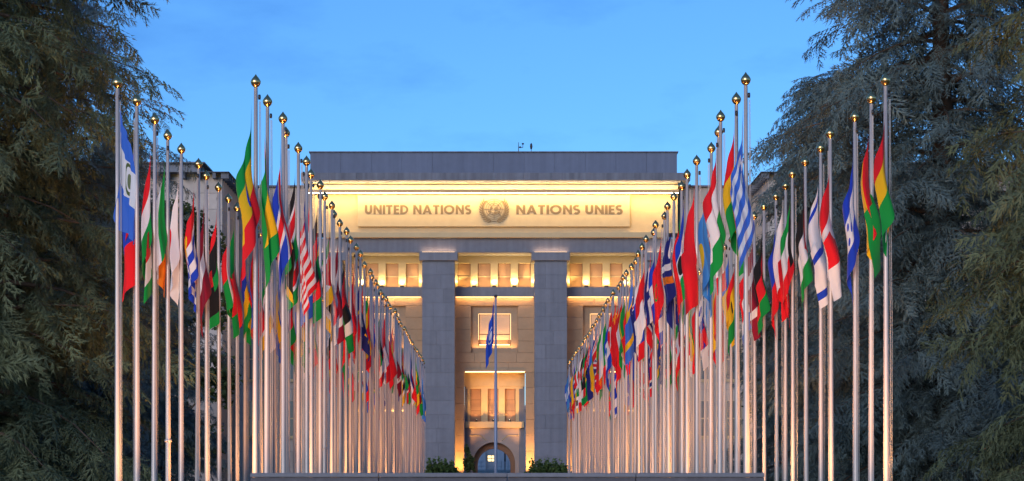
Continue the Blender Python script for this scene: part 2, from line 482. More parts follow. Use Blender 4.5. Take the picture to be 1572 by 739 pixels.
for bi, (pa, pb) in enumerate(BAYS):
    c = (pa + pb) / 2; mid = bi == 1
    P = lambda px: X(c + px, W)          # px from the bay axis
    xa, xb = X(pa, YF) - .0, X(pb, YF)
    half = (xb - xa) / 2 + .25
    bx0, bx1 = P(0) - half, P(0) + half
    # upper window zone
    zt, zwt, zwb = zc1 + .002, Z(404.3, W), Z(441.8, W)
    part('lintel', bx0, bx1, W, W + .8, zwt, zt, MSW)
    part('upper_wall', bx0, bx1, W + .5, W + .9, Z(455, W), zwt - .002, MSD)
    wins = [(-56.6, -36.8), (-25.8, -6.2), (5.2, 24.6), (36.1, 55.6)]
    piers = [(None, -56.6), (-36.8, -25.8), (-6.2, 5.2), (24.6, 36.1), (55.6, None)]
    for p0, p1 in piers:
        q0 = bx0 if p0 is None else P(p0); q1 = bx1 if p1 is None else P(p1)
        part('pier', q0, q1, W, W + .5, zwb - .002 + .004, zwt - .002, MSW)
    for p0, p1 in wins: window_upper(P(p0) + .003, P(p1) - .003, zwb + .004, zwt - .004, W + .30)
    zs0 = Z(455.5, W - .45)
    part('sill_band', bx0, bx1, W - .45, W + .5, zs0, zwb, MS)
    for k, p in enumerate((-31.3, -.5, 30.3)):
        e = 150 if not mid else (110, 190, 420)[k]
        uplight(P(p), W - .2, zwb, e, aim=(0, .22, 1), r=.2)
    for s in (-1, 1):
        spot('lamp_light', (P(s * 58), W - .3, zwb + .3), (0, .2, 1), 150, GOLDEN, 110, .6, .05, bld)
    area('lamp_light', ((bx0 + bx1) / 2, W - .38, zwb + .12), (0, .30, 1), (bx1 - bx0) * .92, .1, 120, (1, .60, .13), bld)  # added wash with no fixture, evens out the golden glow
    # strip under the sill, washing the wall
    zled = zs0 - .06
    led(bx0 + .3, bx1 - .3, W - .08, W - .05, zs0 - .04, zs0 - .002)
    area('lamp_light', ((bx0 + bx1) / 2, W - .28, zs0 - .05), (0, .45, -1), (bx1 - bx0) * .9, .1, 90, WARM, bld)
    # lower wall with the square niche
    n0, n1 = P(-36.2), P(35.8); nz0, nz1 = Z(542, W), Z(469.4, W)
    dz1 = Z(571.5, W) if mid else Z(571.5, W)
    d0, d1 = P(-46.7), P(47.9)
    wl = part('bay_wall', bx0, bx1, W + 1.05, W + 1.4, 0 if not mid else dz1 + .02, zs0, MSD)
    stones_rect(wl, bx0, bx1, nz1, zs0 - .004, W, 1.0, 1, 3, 3)
    stones_rect(wl, bx0, n0, nz0, nz1, W, 1.0, 4, 1, 1)
    stones_rect(wl, n1, bx1, nz0, nz1, W, 1.0, 4, 1, 1)
    stones_rect(wl, bx0, bx1, dz1, nz0, W, 1.0, 2, 3, 4)
    stones_rect(wl, bx0, d0, 0, dz1, W, 1.9, 8, 1, 1)
    stones_rect(wl, d1, bx1, 0, dz1, W, 1.9, 8, 1, 1)
    # niche: back, lit window, splayed foot
    nw0, nw1 = P(-25), P(25); nwz0, nwz1 = Z(521.5, W), Z(480.7, W)
    yb = W + .55
    for q in ((n0 + .01, nw0, nz0 + .01, nz1 - .01), (nw1, n1 - .01, nz0 + .01, nz1 - .01), (nw0 + .003, nw1 - .003, nwz1, nz1 - .01), (nw0 + .003, nw1 - .003, nz0 + .01, nwz0 - .55)):
        part('niche_back', q[0], q[1], yb, W + 1.0, q[2], q[3], MSB)
    nwn = obj('window', box_mesh(nw1 - nw0 - .02, .05, nwz1 - nwz0 + .5, MFR), None, bld, ((nw0 + nw1) / 2, yb + .42, (nwz0 + nwz1) / 2 - .26))
    box('pane', nw0 + .12, nw1 - .12, yb + .37, yb + .385, nwz0 + .62, nwz1 - .08, MBLIND2, nwn)
    box('pane', nw0 + .12, nw1 - .12, yb + .37, yb + .385, nwz0 + .04, nwz0 + .52, MBLIND2, nwn)
    for s, q in ((-1, nw0), (1, nw1)):
        a_, b_ = sorted((q, q - s * .045)); led(a_ + .001, b_ - .001, yb + .10, yb + .16, nwz0 + .02, nwz1 - .02, MREVEAL)  # glowing strips stand in for lamplight on the niche reveals
    led(nw0 + .08, nw1 - .08, yb + .10, yb + .16, nwz1 - .065, nwz1 - .02, MREVEAL)
    a_ = led(nw0 + .1, nw1 - .1, yb + .05, yb + .2, nwz0 - .50, nwz0 - .44)
    area('lamp_light', ((nw0 + nw1) / 2, yb + .12, nwz0 - .40), (0, .1, 1), (nw1 - nw0) * .8, .12, 60, WARM, bld)
    area('lamp_light', ((n0 + n1) / 2, W + .25, nz0 + .5), (0, .1, 1), (n1 - n0) * .92, .3, 70, WARM, bld)
    # door recess
    part('recess_soffit', d0, d1, W + 1.0, RB + .5, dz1 + .004, dz1 + .3, MSW)
    led(d0 + .1, d1 - .1, W - .06, W - .012, dz1 - .02, dz1 + .06)
    r0, r1 = X(c - 46.5, RB), X(c + 46.5, RB)
    zh = Z(593.5, RB)
    part('header', r0, r1, RB, RB + .5, zh, dz1 + .002, MSW)
    zwt2, zwb2 = Z(597, RB + .1), Z(647.5, RB + .1)
    yq = RB + .12
    part('frame_head', r0 + .2, r1 - .2, yq, yq + .4, zwt2, zh - .003, MSW)
    for q in ((-41.5, -37.2), (-20.7, -10.5), (6.0, 15.8), (32.3, 37.5)):
        part('pier', X(c + q[0], yq), X(c + q[1], yq), yq, yq + .5, zwb2, zwt2 - .002, MSW)
    part('jamb', r0 + .02, X(c - 41.6, yq), yq + .04, yq + .5, 0, zh - .004, MS)
    part('jamb', X(c + 37.6, yq), r1 - .02, yq + .04, yq + .5, 0, zh - .004, MS)
    for q in ((-37.2, -20.7), (-10.5, 6.0), (15.8, 32.3)):
        wn = obj('window', box_mesh(X(q[1], RB) - X(q[0], RB), .06, zwt2 - zwb2, MFR), None, bld, (X(c + (q[0] + q[1]) / 2, yq), yq + .45, (zwt2 + zwb2) / 2))
        n_p = 3; hh = (zwt2 - zwb2) / n_p
        for k in range(n_p):
            box('pane', X(c + q[0], yq) + .05, X(c + q[1], yq) - .05, yq + .40, yq + .415, zwb2 + k * hh + .02, zwb2 + (k + 1) * hh - .02, MBLIND, wn)
    zl_0, zl_1 = Z(657, RB - .3), zwb2 - .004
    part('door_ledge', r0 + .1, r1 - .1, RB - .35, yq + .45, zl_0, zl_1, MSW, bev=.02)
    for p in (-28, -1.8, 23):
        uplight(X(c + p, RB), RB - .15, zl_1, 60, aim=(0, .25, 1), r=.12, col=WARM)
    # arch front
    ac, ar, az = X(c - .8, RB), 2.08, Z(711.5, RB)
    z_top = zl_0 - .004; xl, xr = X(c - 41.5, yq), X(c + 37.5, yq)
    n = 24; o_, i_ = [], []
    i_ = [(ac + ar, 0)] + [(ac + ar * cos(R(180 * k / n)), az + ar * sin(R(180 * k / n))) for k in range(n + 1)] + [(ac - ar, 0)]
    for (px_, pz_) in i_:
        if pz_ == 0: o_.append((xr if px_ > ac else xl, 0)); continue
        a = math.atan2(pz_ - az, px_ - ac); dx, dz = cos(a), sin(a)
        t = min(((xr - ac) / dx) if dx > 1e-6 else 1e9, ((xl - ac) / dx) if dx < -1e-6 else 1e9, ((z_top - az) / dz) if dz > 1e-6 else 1e9)
        o_.append((ac + dx * t, az + dz * t))
    for qx in (xl, xr):      # carry the panel into its square corners
        ang = math.atan2(z_top - az, qx - ac)
        kk = min(range(1, n + 2), key=lambda q: abs(math.atan2(i_[q][1] - az, i_[q][0] - ac) - ang))
        o_[kk] = (qx, z_top)
    af = obj('arch_front', solid2d('arch_front', [strip(o_, i_)], .9, MSP), None, bld, (0, yq + .9, 0))
    for s in (-1, 1):   # raised mouldings of the trapezoid panels
        e = xr if s > 0 else xl
        v, f = tube([(e - s * .05, 0, z_top - .75), (ac + s * 1.35, 0, z_top - .75), (ac + s * .75, 0, az + ar * 1.08)], [.05] * 3, 4)
        obj('moulding', np_mesh('moulding', v, f, MSW), None, bld, (0, yq - .03, 0))
    ri = 1.62; azi = Z(714.5, 194.2)
    ii = [(ac + ri, 0)] + [(ac + ri * cos(R(180 * k / n)), azi + ri * sin(R(180 * k / n))) for k in range(n + 1)] + [(ac - ri, 0)]
    oo = [(ac + ar + .3, 0)] + [(ac + (ar + .3) * cos(R(180 * k / n)), az + (ar + .3) * sin(R(180 * k / n))) for k in range(n + 1)] + [(ac - ar - .3, 0)]
    obj('inner_arch', solid2d('inner_arch', [strip(oo, ii)], 1.0, MBR), None, bld, (0, yq + 1.95, 0))
    # floodlights in the corners of the bay
    for s, ee in ((-1, 2200), (1, 2600)):
        xx = P(s * 54)
        uplight(xx, W - 1.5, .6 if mid else .3, ee * 2.1 if mid else ee * 2.0, aim=(0, .13, 1), r=.16, col=(1, .44, .11), angle=70)
    area('lamp_light', ((r0 + r1) / 2, RB - 1.0, zl_1 + 1.0), (0, .35, 1), (r1 - r0) * .9, .1, 58, (1, .50, .12), bld)

# capital lights, washing the architrave
for a, b in PIL:
    led(X(a, 187.3), X(b, 187.3), 187.3, 187.36, zc1 + .004, zc1 + .03)
    area('lamp_light', (X((a + b) / 2, 187.4), 187.36, zc1 + .08), (0, .35, 1), X(b, 187.3) - X(a, 187.3), .08, 14, (1, .62, .40), bld)

# trough lamps: up onto the cove and down onto the frieze
nL = 6; wL = (x_r - x_l) / nL
for i in range(nL):
    xc = x_l + (i + .5) * wL
    led(xc - wL / 2 + .05, xc + wL / 2 - .05, 187.0, 187.1, zF1 + .09, zF1 + .13, MLEDW)
    area('lamp_light', (xc, 187.05, zF1 + .18), (0, .55, 1), wL * .98, .1, 185, (1, .64, .27), bld)
    led(xc - wL / 2 + .05, xc + wL / 2 - .05, 186.72, 186.82, zF1 - .05, zF1 - .004, MLEDW)
    area('lamp_light', (xc, 186.77, zF1 - .07), (0, .62, -1), wL * .98, .1, 280, (1, .61, .19), bld)

# floor and rear of the passage behind the arch, and the courtyard front seen through it
DC = 255.0
court = empty('courtyard_building', (0, DC, 0))
tag(court, 'pale courtyard front with one lit window seen through the arched doorway', 'building')
MCY = stone('courtyard_stone', (.62, .62, .62), rnd=.05)
box('wall', -16, 16, DC + .4, DC + 1.2, 0, 11, MCY, court)
for px in (735.5, 742, 763.5, 770.5, 780):
    xx = X(px, DC); box('pilaster', xx - .30, xx + .30, DC, DC + .4, 0, 10.6, MCY, court, .02)
box('cornice', -16.3, 16.3, DC - .3, DC + 1.2, 11.002, 11.6, MCY, court)
for px in (739, 754.3, 775.5):
    xx = X(px, DC); z0 = Z(709, DC); z1 = Z(699 if px == 754.3 else 690, DC)
    w = box('window', xx - .56, xx + .56, DC + .30, DC + .398, z0, z1, MFR, court)
    hh = (z1 - z0) / 2
    for s in (-1, 1):
        for k in range(2):
            box('pane', xx + (s - 1) * .25 + .03, xx + (s + 1) * .25 - .03, DC + .26, DC + .298, z0 + k * hh + .04, z0 + (k + 1) * hh - .04, MLIT if px == 754.3 else MGLASS, w)
box('terrace', -14, 14, DC - 9, DC - .02, 0, Z(722, DC), MCY, court)
rail = empty('railing', (0, DC - 9.4, 0)); tag(rail, 'low pale metal railing on the courtyard terrace behind the arch', 'railing')
for k in range(7): box('post', -2.6 + k * .85 - .04, -2.6 + k * .85 + .04, DC - 9.4, DC - 9.3, 0, 4.3, MCY, rail)
for py in (709, 715.5, 723): box('bar', -2.8, 2.8, DC - 9.5, DC - 9.403, Z(py + 1, DC - 9.4), Z(py, DC - 9.4), MCY, rail)

# ================================================================== WINGS
MWST = stone('wing_limestone', (.40, .35, .32), rnd=.10)
def wing(s, label):
    """s=-1 left, 1 right"""
    g = empty('palace_wing', (s * 31, 190, 0)); tag(g, label, 'building')
    def bx(name, xa, xb, y0, y1, z0, z1, mat=MWST, parent=g, bev=0): return box(name, min(s * xa, s * xb), max(s * xa, s * xb), y0, y1, z0, z1, mat, parent, bev)
    zt = Z(288, 190)
    back = bx('wall', 17.95, 26, 190.3, 196, 0, zt, MSD)
    rows = 20; h = zt / rows
    wz = [(6.0, 9.5), (11.5, 15.5), (17.5, 21.0)]
    for i in range(rows):
        n = 4; off = (i % 2) * .5
        ed = [17.95] + [17.95 + (25.1 - 17.95) * (k + off) / n for k in range(1 if off == 0 else 0, n)] + [25.1]
        ed = sorted(set(ed))
        for j in range(len(ed) - 1):
            bx('stone', ed[j] + .01, ed[j + 1] - .01, 190 - rng.uniform(0, .01), 190.29, i * h + .01, (i + 1) * h - .01, MWST, back, .012)
    for xw in (20.1, 23.2):
        for z0, z1 in wz:
            w = bx('window', xw - .75, xw + .75, 189.86, 189.985, z0, z1, MSW)
            for a in (0, 1):
                for k in range(2):
                    hh = (z1 - z0) / 2
                    bx('pane', xw - .66 + a * .68, xw - .02 + a * .68, 189.835, 189.856, z0 + .08 + k * hh, z0 + (k + 1) * hh - .06, MGLASS, w)
            bx('sill', xw - .95, xw + .95, 189.6, 189.858, z0 - .2, z0 - .004, MSW, w)
    bx('cornice', 17.96, 25.3, 189.6, 196, zt + .002, Z(284.5, 189.6), MSC, g, .02)
    # projecting arm towards the viewer
    za = Z(272, 179); xin = 25.15
    arm = bx('arm', xin, 52, 179.3, 205, 0, za, MSD)
    h = za / rows
    for i in range(8, rows):
        n = 4; off = (i % 2) * .5
        ed = [179.0] + [179.0 + 10.9 * (k + off) / n for k in range(0 if off else 1, n)] + [189.9]
        for j in range(len(ed) - 1):
            bx('stone', xin - .15 - rng.uniform(0, .01), xin - .002, ed[j] + .01, ed[j + 1] - .01, i * h + .01, (i + 1) * h - .01, MWST, arm, .012)
    for i in range(8, rows):
        n = 6; ed = [xin + 18.0 * (k + (i % 2) * .5) / n for k in range(n + 1)]; ed[0] = xin
        for j in range(n):
            bx('stone', ed[j] + .01, ed[j + 1] - .01, 179.0 - rng.uniform(0, .01), 179.28, i * h + .01, (i + 1) * h - .01, MWST, arm, .012)
    for xw in (28, 31.5, 35, 38.5):
        for z0, z1 in ((12, 15.5), (18, 21.5), (23.5, 26)):
            w = bx('window', xw - .8, xw + .8, 178.85, 178.985, z0, z1, MSW)
            for a in (0, 1): bx('pane', xw - .7 + a * .72, xw - .02 + a * .72, 178.82, 178.846, z0 + .1, z1 - .1, MGLASS, w)
    # overhanging eave with brackets, set-back glazed attic
    ze = Z(264, 177.8)
    eave = bx('eave', xin - .95, 52, 177.8, 206, za + .30, ze, MSC, g, .03)
    for k in range(9):
        bx('bracket', xin - .85, xin - .152, 178.2 + k * 1.3, 178.5 + k * 1.3, za - .25, za + .296, MSC, eave)
    for k in range(12):
        bx('bracket', xin + .3 + k * 1.4, xin + .6 + k * 1.4, 178.0, 178.98, za - .25, za + .296, MSC, eave)
    bx('soffit_wall', xin - .1, 52, 179.1, 205, za + .004, za + .296, MSW)
    zp = Z(249, 181)
    pent = bx('glazed_attic', xin + 2.2, 50, 181.2, 203, ze + .004, zp - .15, MSLATE)
    for k in range(12): bx('mullion', xin + 2.3 + k * 1.8, xin + 2.42 + k * 1.8, 181.1, 181.198, ze + .006, zp - .152, MCAP, pent)
    for k in range(9): bx('mullion', xin + 2.1, xin + 2.198, 182.0 + k * 2.2, 182.12 + k * 2.2, ze + .006, zp - .152, MCAP, pent)
    bx('attic_roof', xin + 1.7, 50.4, 180.8, 203.4, zp - .148, zp, MSLATE, g, .03)
wing(-1, 'lower stone wing with overhanging eaves adjoining the left side of the floodlit palace front')
wing(1, 'lower stone wing half hidden by trees adjoining the right side of the floodlit palace front')

# ================================================================== LOW WALL IN FRONT
gw = empty('granite_wall', (.2, 33, 0)); tag(gw, 'long low dark granite wall with pale coping across the avenue in front of the flagpoles', 'wall')
gx0, gx1 = X(383.5, 33), X(1174, 33); gz = Z(726.3, 33)
nb = 4; wseg = (gx1 - gx0) / nb
for i in range(nb):
    xa = gx0 + i * wseg
    box('stone', xa + .006, xa + wseg - .006, 33.04, 33.56, 0, gz - .075, MWALL, gw, .008)
    box('coping', xa + .003, xa + wseg - .003, 33.0, 33.6, gz - .072, gz, MCAP, gw, .01)

# ================================================================== FLAGPOLES AND FLAGS
PH = 8.66        # top of the shaft
def shaft_mesh(): return lathe('shaft', [(.061, 0), (.059, 1.5), (.047, 4.2), (.039, 6.5), (.034, PH), (0, PH)], MPOLE, 14)
ME_SHAFT = shaft_mesh()
ME_FIN = lathe('finial', [(.026, -.115), (.030, -.095), (.050, -.085), (.074, -.055), (.088, -.02), (.0905, .005), (.084, .025), (.066, .055), (.044, .082), (.024, .105), (.010, .128), (0, .142)], MGOLD, 20)
ME_BASE = lathe('base_collar', [(.17, 0), (.17, .025), (.10, .035), (.09, .12), (.066, .14)], MPOLE, 14)
ME_TRUCK = lathe('pulley_block', [(0, -.05), (.022, -.045), (.026, 0), (.022, .04), (0, .045)], MDARK, 8)
ME_ROPE = tubes('halyard', [([(0, 0, 1.15), (.012, 0, 4.5), (0, 0, 8.42)], [.006] * 3), ([(.03, .01, 1.15), (.045, 0, 4.5), (.02, 0, 8.42)], [.005] * 3)], MROPE, 4)
bmc = bmesh.new(); bmesh.ops.create_cube(bmc, size=1); bmesh.ops.scale(bmc, vec=(.03, .05, .16), verts=bmc.verts); bmesh.ops.bevel(bmc, geom=bmc.edges[:], offset=.01, segments=1, affect='EDGES')
ME_CLEAT = bpy.data.meshes.new('cleat'); bmc.to_mesh(ME_CLEAT); bmc.free(); ME_CLEAT.materials.append(MDARK)
ME_BAND = lathe('clamp_band', [(.06, -.03), (.074, -.025), (.074, .025), (.06, .03)], MPOLE, 14)

def ordinal(n): return f"{n}{'th' if 10 <= n % 100 <= 20 else {1: 'st', 2: 'nd', 3: 'rd'}.get(n % 10, 'th')}"

# ---- cloth
FH, FW = 1.6, 2.3
def flag_mesh(seed, nu=26, nv=16, folds=None, spread=None, sc=1.0, D=None, g0=.2, pw=None, bias=1.0, fh=FH, lowk=1.0):
    r = random.Random(seed)
    n = folds if folds is not None else r.uniform(.6, 1.5)
    amp = spread if spread is not None else r.uniform(.18, .31)
    D = D if D is not None else r.uniform(1.5, 1.9)
    ph = r.uniform(0, 6.28); ph2 = r.uniform(0, 6.28); k2 = r.uniform(2.2, 3.8); tw = r.uniform(-.3, .3)
    pw_ = r.uniform(.66, .9); pw = pw or pw_; skew = r.uniform(-.3, .3)
    v, uv, f = [], [], []
    for j in range(nv + 1):
        vv = j / nv
        for i in range(nu + 1):
            u = i / nu
            z = -fh * vv * (1 - .10 * u) - D * u ** pw * (1 + .06 * sin(4 * vv + ph))
            dep = -z
            q = min(1, dep / 2.1); grow = g0 + (1 - g0) * q * q * (3 - 2 * q)
            q = min(1, max(0, (dep - 1.25) / 1.1)); low = lowk * q * q * (3 - 2 * q)
            w = 2 * pi * n * u + .45 * sin(2.6 * vv + ph) * u + skew * vv
            x = .075 + amp * grow * (.5 - .5 * cos(w)) * min(1, u * 2.5 + .15) + .05 * u - (.10 * low * (1 - .35 * u) + .05 * low)
            y = .12 * grow * sin(w + tw) * min(1, 3 * u) + .04 * grow * sin(2 * pi * k2 * u + ph + 1.3 * vv) * min(1, 2.5 * u) + .02 * sin(7 * vv + ph2 + 4 * u) * u + bias * .15 * low
            x += .030 * sin(2 * pi * k2 * u + ph2 + .8 * vv) * grow * min(1, 3 * u)
            z += .05 * sin(5 * u + ph2) * vv
            a = tw * 1.5 * dep / 2.5
            x, y = x * cos(a) - y * sin(a), x * sin(a) + y * cos(a)
            v.append((x * sc, y * sc, z * sc)); uv.append((u, vv))
    for j in range(nv):
        for i in range(nu):
            a = j * (nu + 1) + i
            f.append((a, a + 1, a + nu + 2, a + nu + 1))
    return np_mesh('flag_cloth', v, f, None, True, None, uv)

RED, BLUE, GREEN, WHITE = (.78, .012, .022), (.012, .055, .52), (.004, .30, .05), (.82, .80, .80)
YEL, ORG, BLACK, SKY, NAVY, MAR = (.85, .50, .012), (.85, .20, .01), (.012, .012, .014), (.05, .25, .62), (.014, .022, .20), (.28, .008, .03)
LBL = (.05, .17, .66)
D = {  # name: (look, base, overlays)
 'wreath':   ('light blue and white banded flag with a wreath emblem', ('h', [LBL, WHITE, LBL]), [('ring', .5, .5, .115, .15, (.10, .14, .05)), ('disc', .5, .52, .07, (.16, .20, .10))]),
 'haiti':    ('blue over red flag with a small white square', ('h', [BLUE, RED]), [('rect', .42, .58, .38, .62, WHITE), ('disc', .5, .5, .06, GREEN)]),
 'hun':      ('red, white and green banded flag', ('h', [RED, WHITE, GREEN]), []),
 'irl':      ('green, white and orange striped flag', ('v', [GREEN, WHITE, ORG]), []),
 'jpn':      ('white flag with a red disc', ('s', [WHITE]), [('disc', .5, .5, .27, RED)]),
 'kir':      ('red flag with yellow emblem above blue and white waves', ('h', [RED, RED, RED, WHITE, BLUE, WHITE, BLUE]), [('disc', .5, .33, .15, YEL)]),
 'lat':      ('dark red flag with a white band', ('h', [MAR, MAR, WHITE, MAR, MAR]), []),
 'lib':      ('red, black and green flag with white crescent', ('h', [RED, BLACK, BLACK, GREEN]), [('disc', .5, .5, .11, WHITE), ('disc', .53, .5, .09, BLACK)]),
 'mad':      ('white flag with red and green fly bands', ('h', [RED, GREEN]), [('rect', 0, .34, 0, 1, WHITE)]),
 'mal':      ('green, yellow and red striped flag', ('v', [GREEN, YEL, RED]), []),
 'mau':      ('red, blue, yellow and green banded flag', ('h', [RED, BLUE, YEL, GREEN]), []),
 'mon':      ('red and blue striped flag with gold emblem', ('v', [RED, LBL, RED]), [('rect', .10, .20, .25, .75, YEL)]),
 'eth':      ('green, yellow and red banded flag', ('h', [GREEN, YEL, RED]), [('disc', .5, .5, .12, BLUE)]),
 'guy':      ('green flag with red and yellow hoist wedge', ('s', [GREEN]), [('tri', .95, YEL), ('tri', .48, RED)]),
 'ice':      ('blue flag with a white edged red cross', ('s', [BLUE]), [('cross', .36, .11, .15, WHITE), ('cross', .36, .055, .075, RED)]),
 'jam':      ('black and green flag with a yellow saltire', ('h', [GREEN, GREEN]), [('htri', BLACK), ('dg', .11, YEL), ('dg2', .11, YEL)]),
 'ken':      ('black, red and green flag edged in white', ('h', [BLACK, BLACK, BLACK, WHITE, RED, RED, RED, WHITE, GREEN, GREEN, GREEN]), [('disc', .5, .5, .15, RED), ('disc', .5, .5, .05, WHITE)]),
 'lbr':      ('red and white striped flag with a blue canton', ('h', [RED, WHITE] * 5 + [RED]), [('rect', 0, .34, 0, .455, BLUE), ('disc', .17, .23, .07, WHITE)]),
 'lux':      ('red, white and blue banded flag', ('h', [RED, WHITE, LBL]), []),
 'mlw':      ('black, red and green banded flag', ('h', [BLACK, RED, GREEN]), []),
 'mys':      ('red flag with a dark blue canton', ('h', [RED, WHITE] * 4), [('rect', 0, .5, 0, .5, NAVY), ('disc', .22, .25, .13, YEL)]),
 'moz':      ('green, black and yellow flag with red hoist wedge', ('h', [GREEN, GREEN, WHITE, BLACK, BLACK, WHITE, YEL, YEL]), [('tri', .42, RED), ('disc', .14, .5, .08, YEL)]),
 'mco':      ('red over white flag', ('h', [RED, WHITE]), []),
 'gre':      ('blue and white striped flag with a cross canton', ('h', [LBL, WHITE] * 4 + [LBL]), [('rect', 0, .37, 0, .555, LBL), ('rect', .148, .222, 0, .555, WHITE), ('rect', 0, .37, .222, .333, WHITE)]),
 'gha':      ('red, yellow and green banded flag', ('h', [RED, YEL, GREEN]), [('disc', .5, .5, .10, BLACK)]),
 'irn':      ('green, white and red banded flag', ('h', [GREEN, WHITE, RED]), [('disc', .5, .5, .07, RED)]),
 'kaz':      ('sky blue flag with a yellow sun', ('s', [SKY]), [('disc', .52, .48, .19, YEL), ('rect', .04, .09, .05, .95, YEL)]),
 'kgz':      ('red flag with a yellow sun', ('s', [RED]), [('disc', .5, .5, .20, YEL), ('disc', .5, .5, .09, RED)]),
 'les':      ('blue, white and green banded flag with a black emblem', ('h', [BLUE, WHITE, GREEN]), [('disc', .5, .5, .14, BLACK)]),
 'por':      ('dark green and red flag', ('v', [GREEN, GREEN, RED, RED, RED]), [('disc', .4, .5, .15, YEL)]),
 'mhl':      ('navy flag with orange and white rays', ('s', [NAVY]), [('ray', 1.0, .0, ORG), ('ray', 1.12, -.14, WHITE), ('disc', .2, .26, .14, WHITE)]),
 'nau':      ('navy flag with a thin yellow band', ('s', [NAVY]), [('rect', 0, 1, .46, .53, YEL), ('disc', .25, .74, .11, WHITE)]),
 'mar':      ('plain red flag with a small green emblem', ('s', [RED]), [('ring', .5, .5, .09, .12, GREEN)]),
 'nic':      ('blue, white and blue banded flag', ('h', [BLUE, WHITE, BLUE]), [('disc', .5, .5, .09, SKY)]),
 'nor':      ('red flag with a white edged blue cross', ('s', [RED]), [('cross', .36, .11, .15, WHITE), ('cross', .36, .055, .075, NAVY)]),
 'nzl':      ('navy flag with red and white canton', ('s', [NAVY]), [('rect', 0, .5, 0, .5, NAVY), ('rect', .20, .30, 0, .5, WHITE), ('rect', 0, .5, .19, .31, WHITE), ('rect', .22, .28, 0, .5, RED), ('rect', 0, .5, .22, .28, RED), ('disc', .75, .4, .08, RED), ('disc', .75, .75, .07, RED)]),
 'fra':      ('blue, white and red striped flag', ('v', [BLUE, WHITE, RED]), []),
 'pan':      ('white, red and blue quartered flag', ('h', [WHITE, WHITE]), [('rect', .5, 1, 0, .5, RED), ('rect', 0, .5, .5, 1, BLUE), ('disc', .25, .25, .09, BLUE), ('disc', .75, .75, .09, RED)]),
 'chn':      ('red flag with yellow canton stars', ('s', [RED]), [('disc', .17, .25, .12, YEL), ('disc', .33, .12, .04, YEL), ('disc', .38, .25, .04, YEL)]),
 'rus':      ('white, blue and red banded flag', ('h', [WHITE, BLUE, RED]), []),
 'sen':      ('green, yellow and red upright banded flag', ('v', [GREEN, YEL, RED]), [('disc', .5, .5, .09, GREEN)]),
 'bol':      ('red, yellow and green flag', ('h', [RED, YEL, GREEN]), []),
 'gin':      ('red, yellow and green striped flag', ('v', [RED, YEL, GREEN]), []),
 'hnd':      ('deep blue and white banded flag with blue stars', ('h', [BLUE, WHITE, BLUE]), [('disc', .5, .5, .05, BLUE), ('disc', .4, .42, .04, BLUE), ('disc', .6, .42, .04, BLUE), ('disc', .4, .58, .04, BLUE), ('disc', .6, .58, .04, BLUE)]),
 'idn':      ('red over white flag, broadly banded', ('h', [RED, WHITE]), []),
 'isr':      ('white flag with two blue bands and a blue star', ('h', [WHITE, BLUE, WHITE, WHITE, WHITE, WHITE, WHITE, BLUE, WHITE]), [('ring', .5, .5, .13, .17, BLUE)]),
 'jor':      ('black, white and green flag with red hoist wedge', ('h', [BLACK, WHITE, GREEN]), [('tri', .5, RED)]),
 'kwt':      ('green, white and red flag with black hoist', ('h', [GREEN, WHITE, RED]), [('trap', .26, BLACK)]),
 'mlt':      ('white and red halved flag', ('v', [WHITE, RED]), []),
 'lie':      ('blue over red flag with a small gold crown', ('h', [BLUE, RED]), [('disc', .22, .28, .09, YEL)]),
 'swe':      ('blue flag with a yellow cross', ('s', [LBL]), [('cross', .36, .07, .10, YEL)]),
 'ukr':      ('blue over yellow flag', ('h', [LBL, YEL]), []),
 'rom':      ('blue, yellow and red striped flag', ('v', [BLUE, YEL, RED]), []),
 'deu':      ('black, red and gold banded flag', ('h', [BLACK, RED, YEL]), []),
 'che':      ('red flag with a white cross', ('s', [RED]), [('rect', .41, .59, .2, .8, WHITE), ('rect', .29, .71, .39, .61, WHITE)]),
 'tur':      ('red flag with a white crescent', ('s', [RED]), [('disc', .38, .5, .25, WHITE), ('disc', .42, .5, .20, RED), ('disc', .58, .5, .07, WHITE)]),
 'gbr':      ('blue flag with red and white crossed bars', ('s', [NAVY]), [('dg', .12, WHITE), ('dg2', .12, WHITE), ('dg', .05, RED), ('dg2', .05, RED), ('cross', .5, .10, .17, WHITE), ('cross', .5, .06, .10, RED)]),
 'bra':      ('green flag with yellow lozenge and blue disc', ('s', [GREEN]), [('loz', .42, YEL), ('disc', .5, .5, .20, BLUE)]),
 'som':      ('sky blue flag with a white star', ('s', [SKY]), [('disc', .5, .5, .14, WHITE)]),
 'zaf':      ('red and blue flag with a green band and black wedge', ('h', [RED, RED, WHITE, GREEN, WHITE, BLUE, BLUE]), [('tri', .5, GREEN), ('tri', .38, YEL), ('tri', .30, BLACK)]),
 'un':       ('pale blue flag with a white emblem', ('s', [(.02, .09, .55)]), [('ring', .5, .5, .17, .21, WHITE), ('disc', .5, .5, .11, WHITE)]),
}
_fm = {}
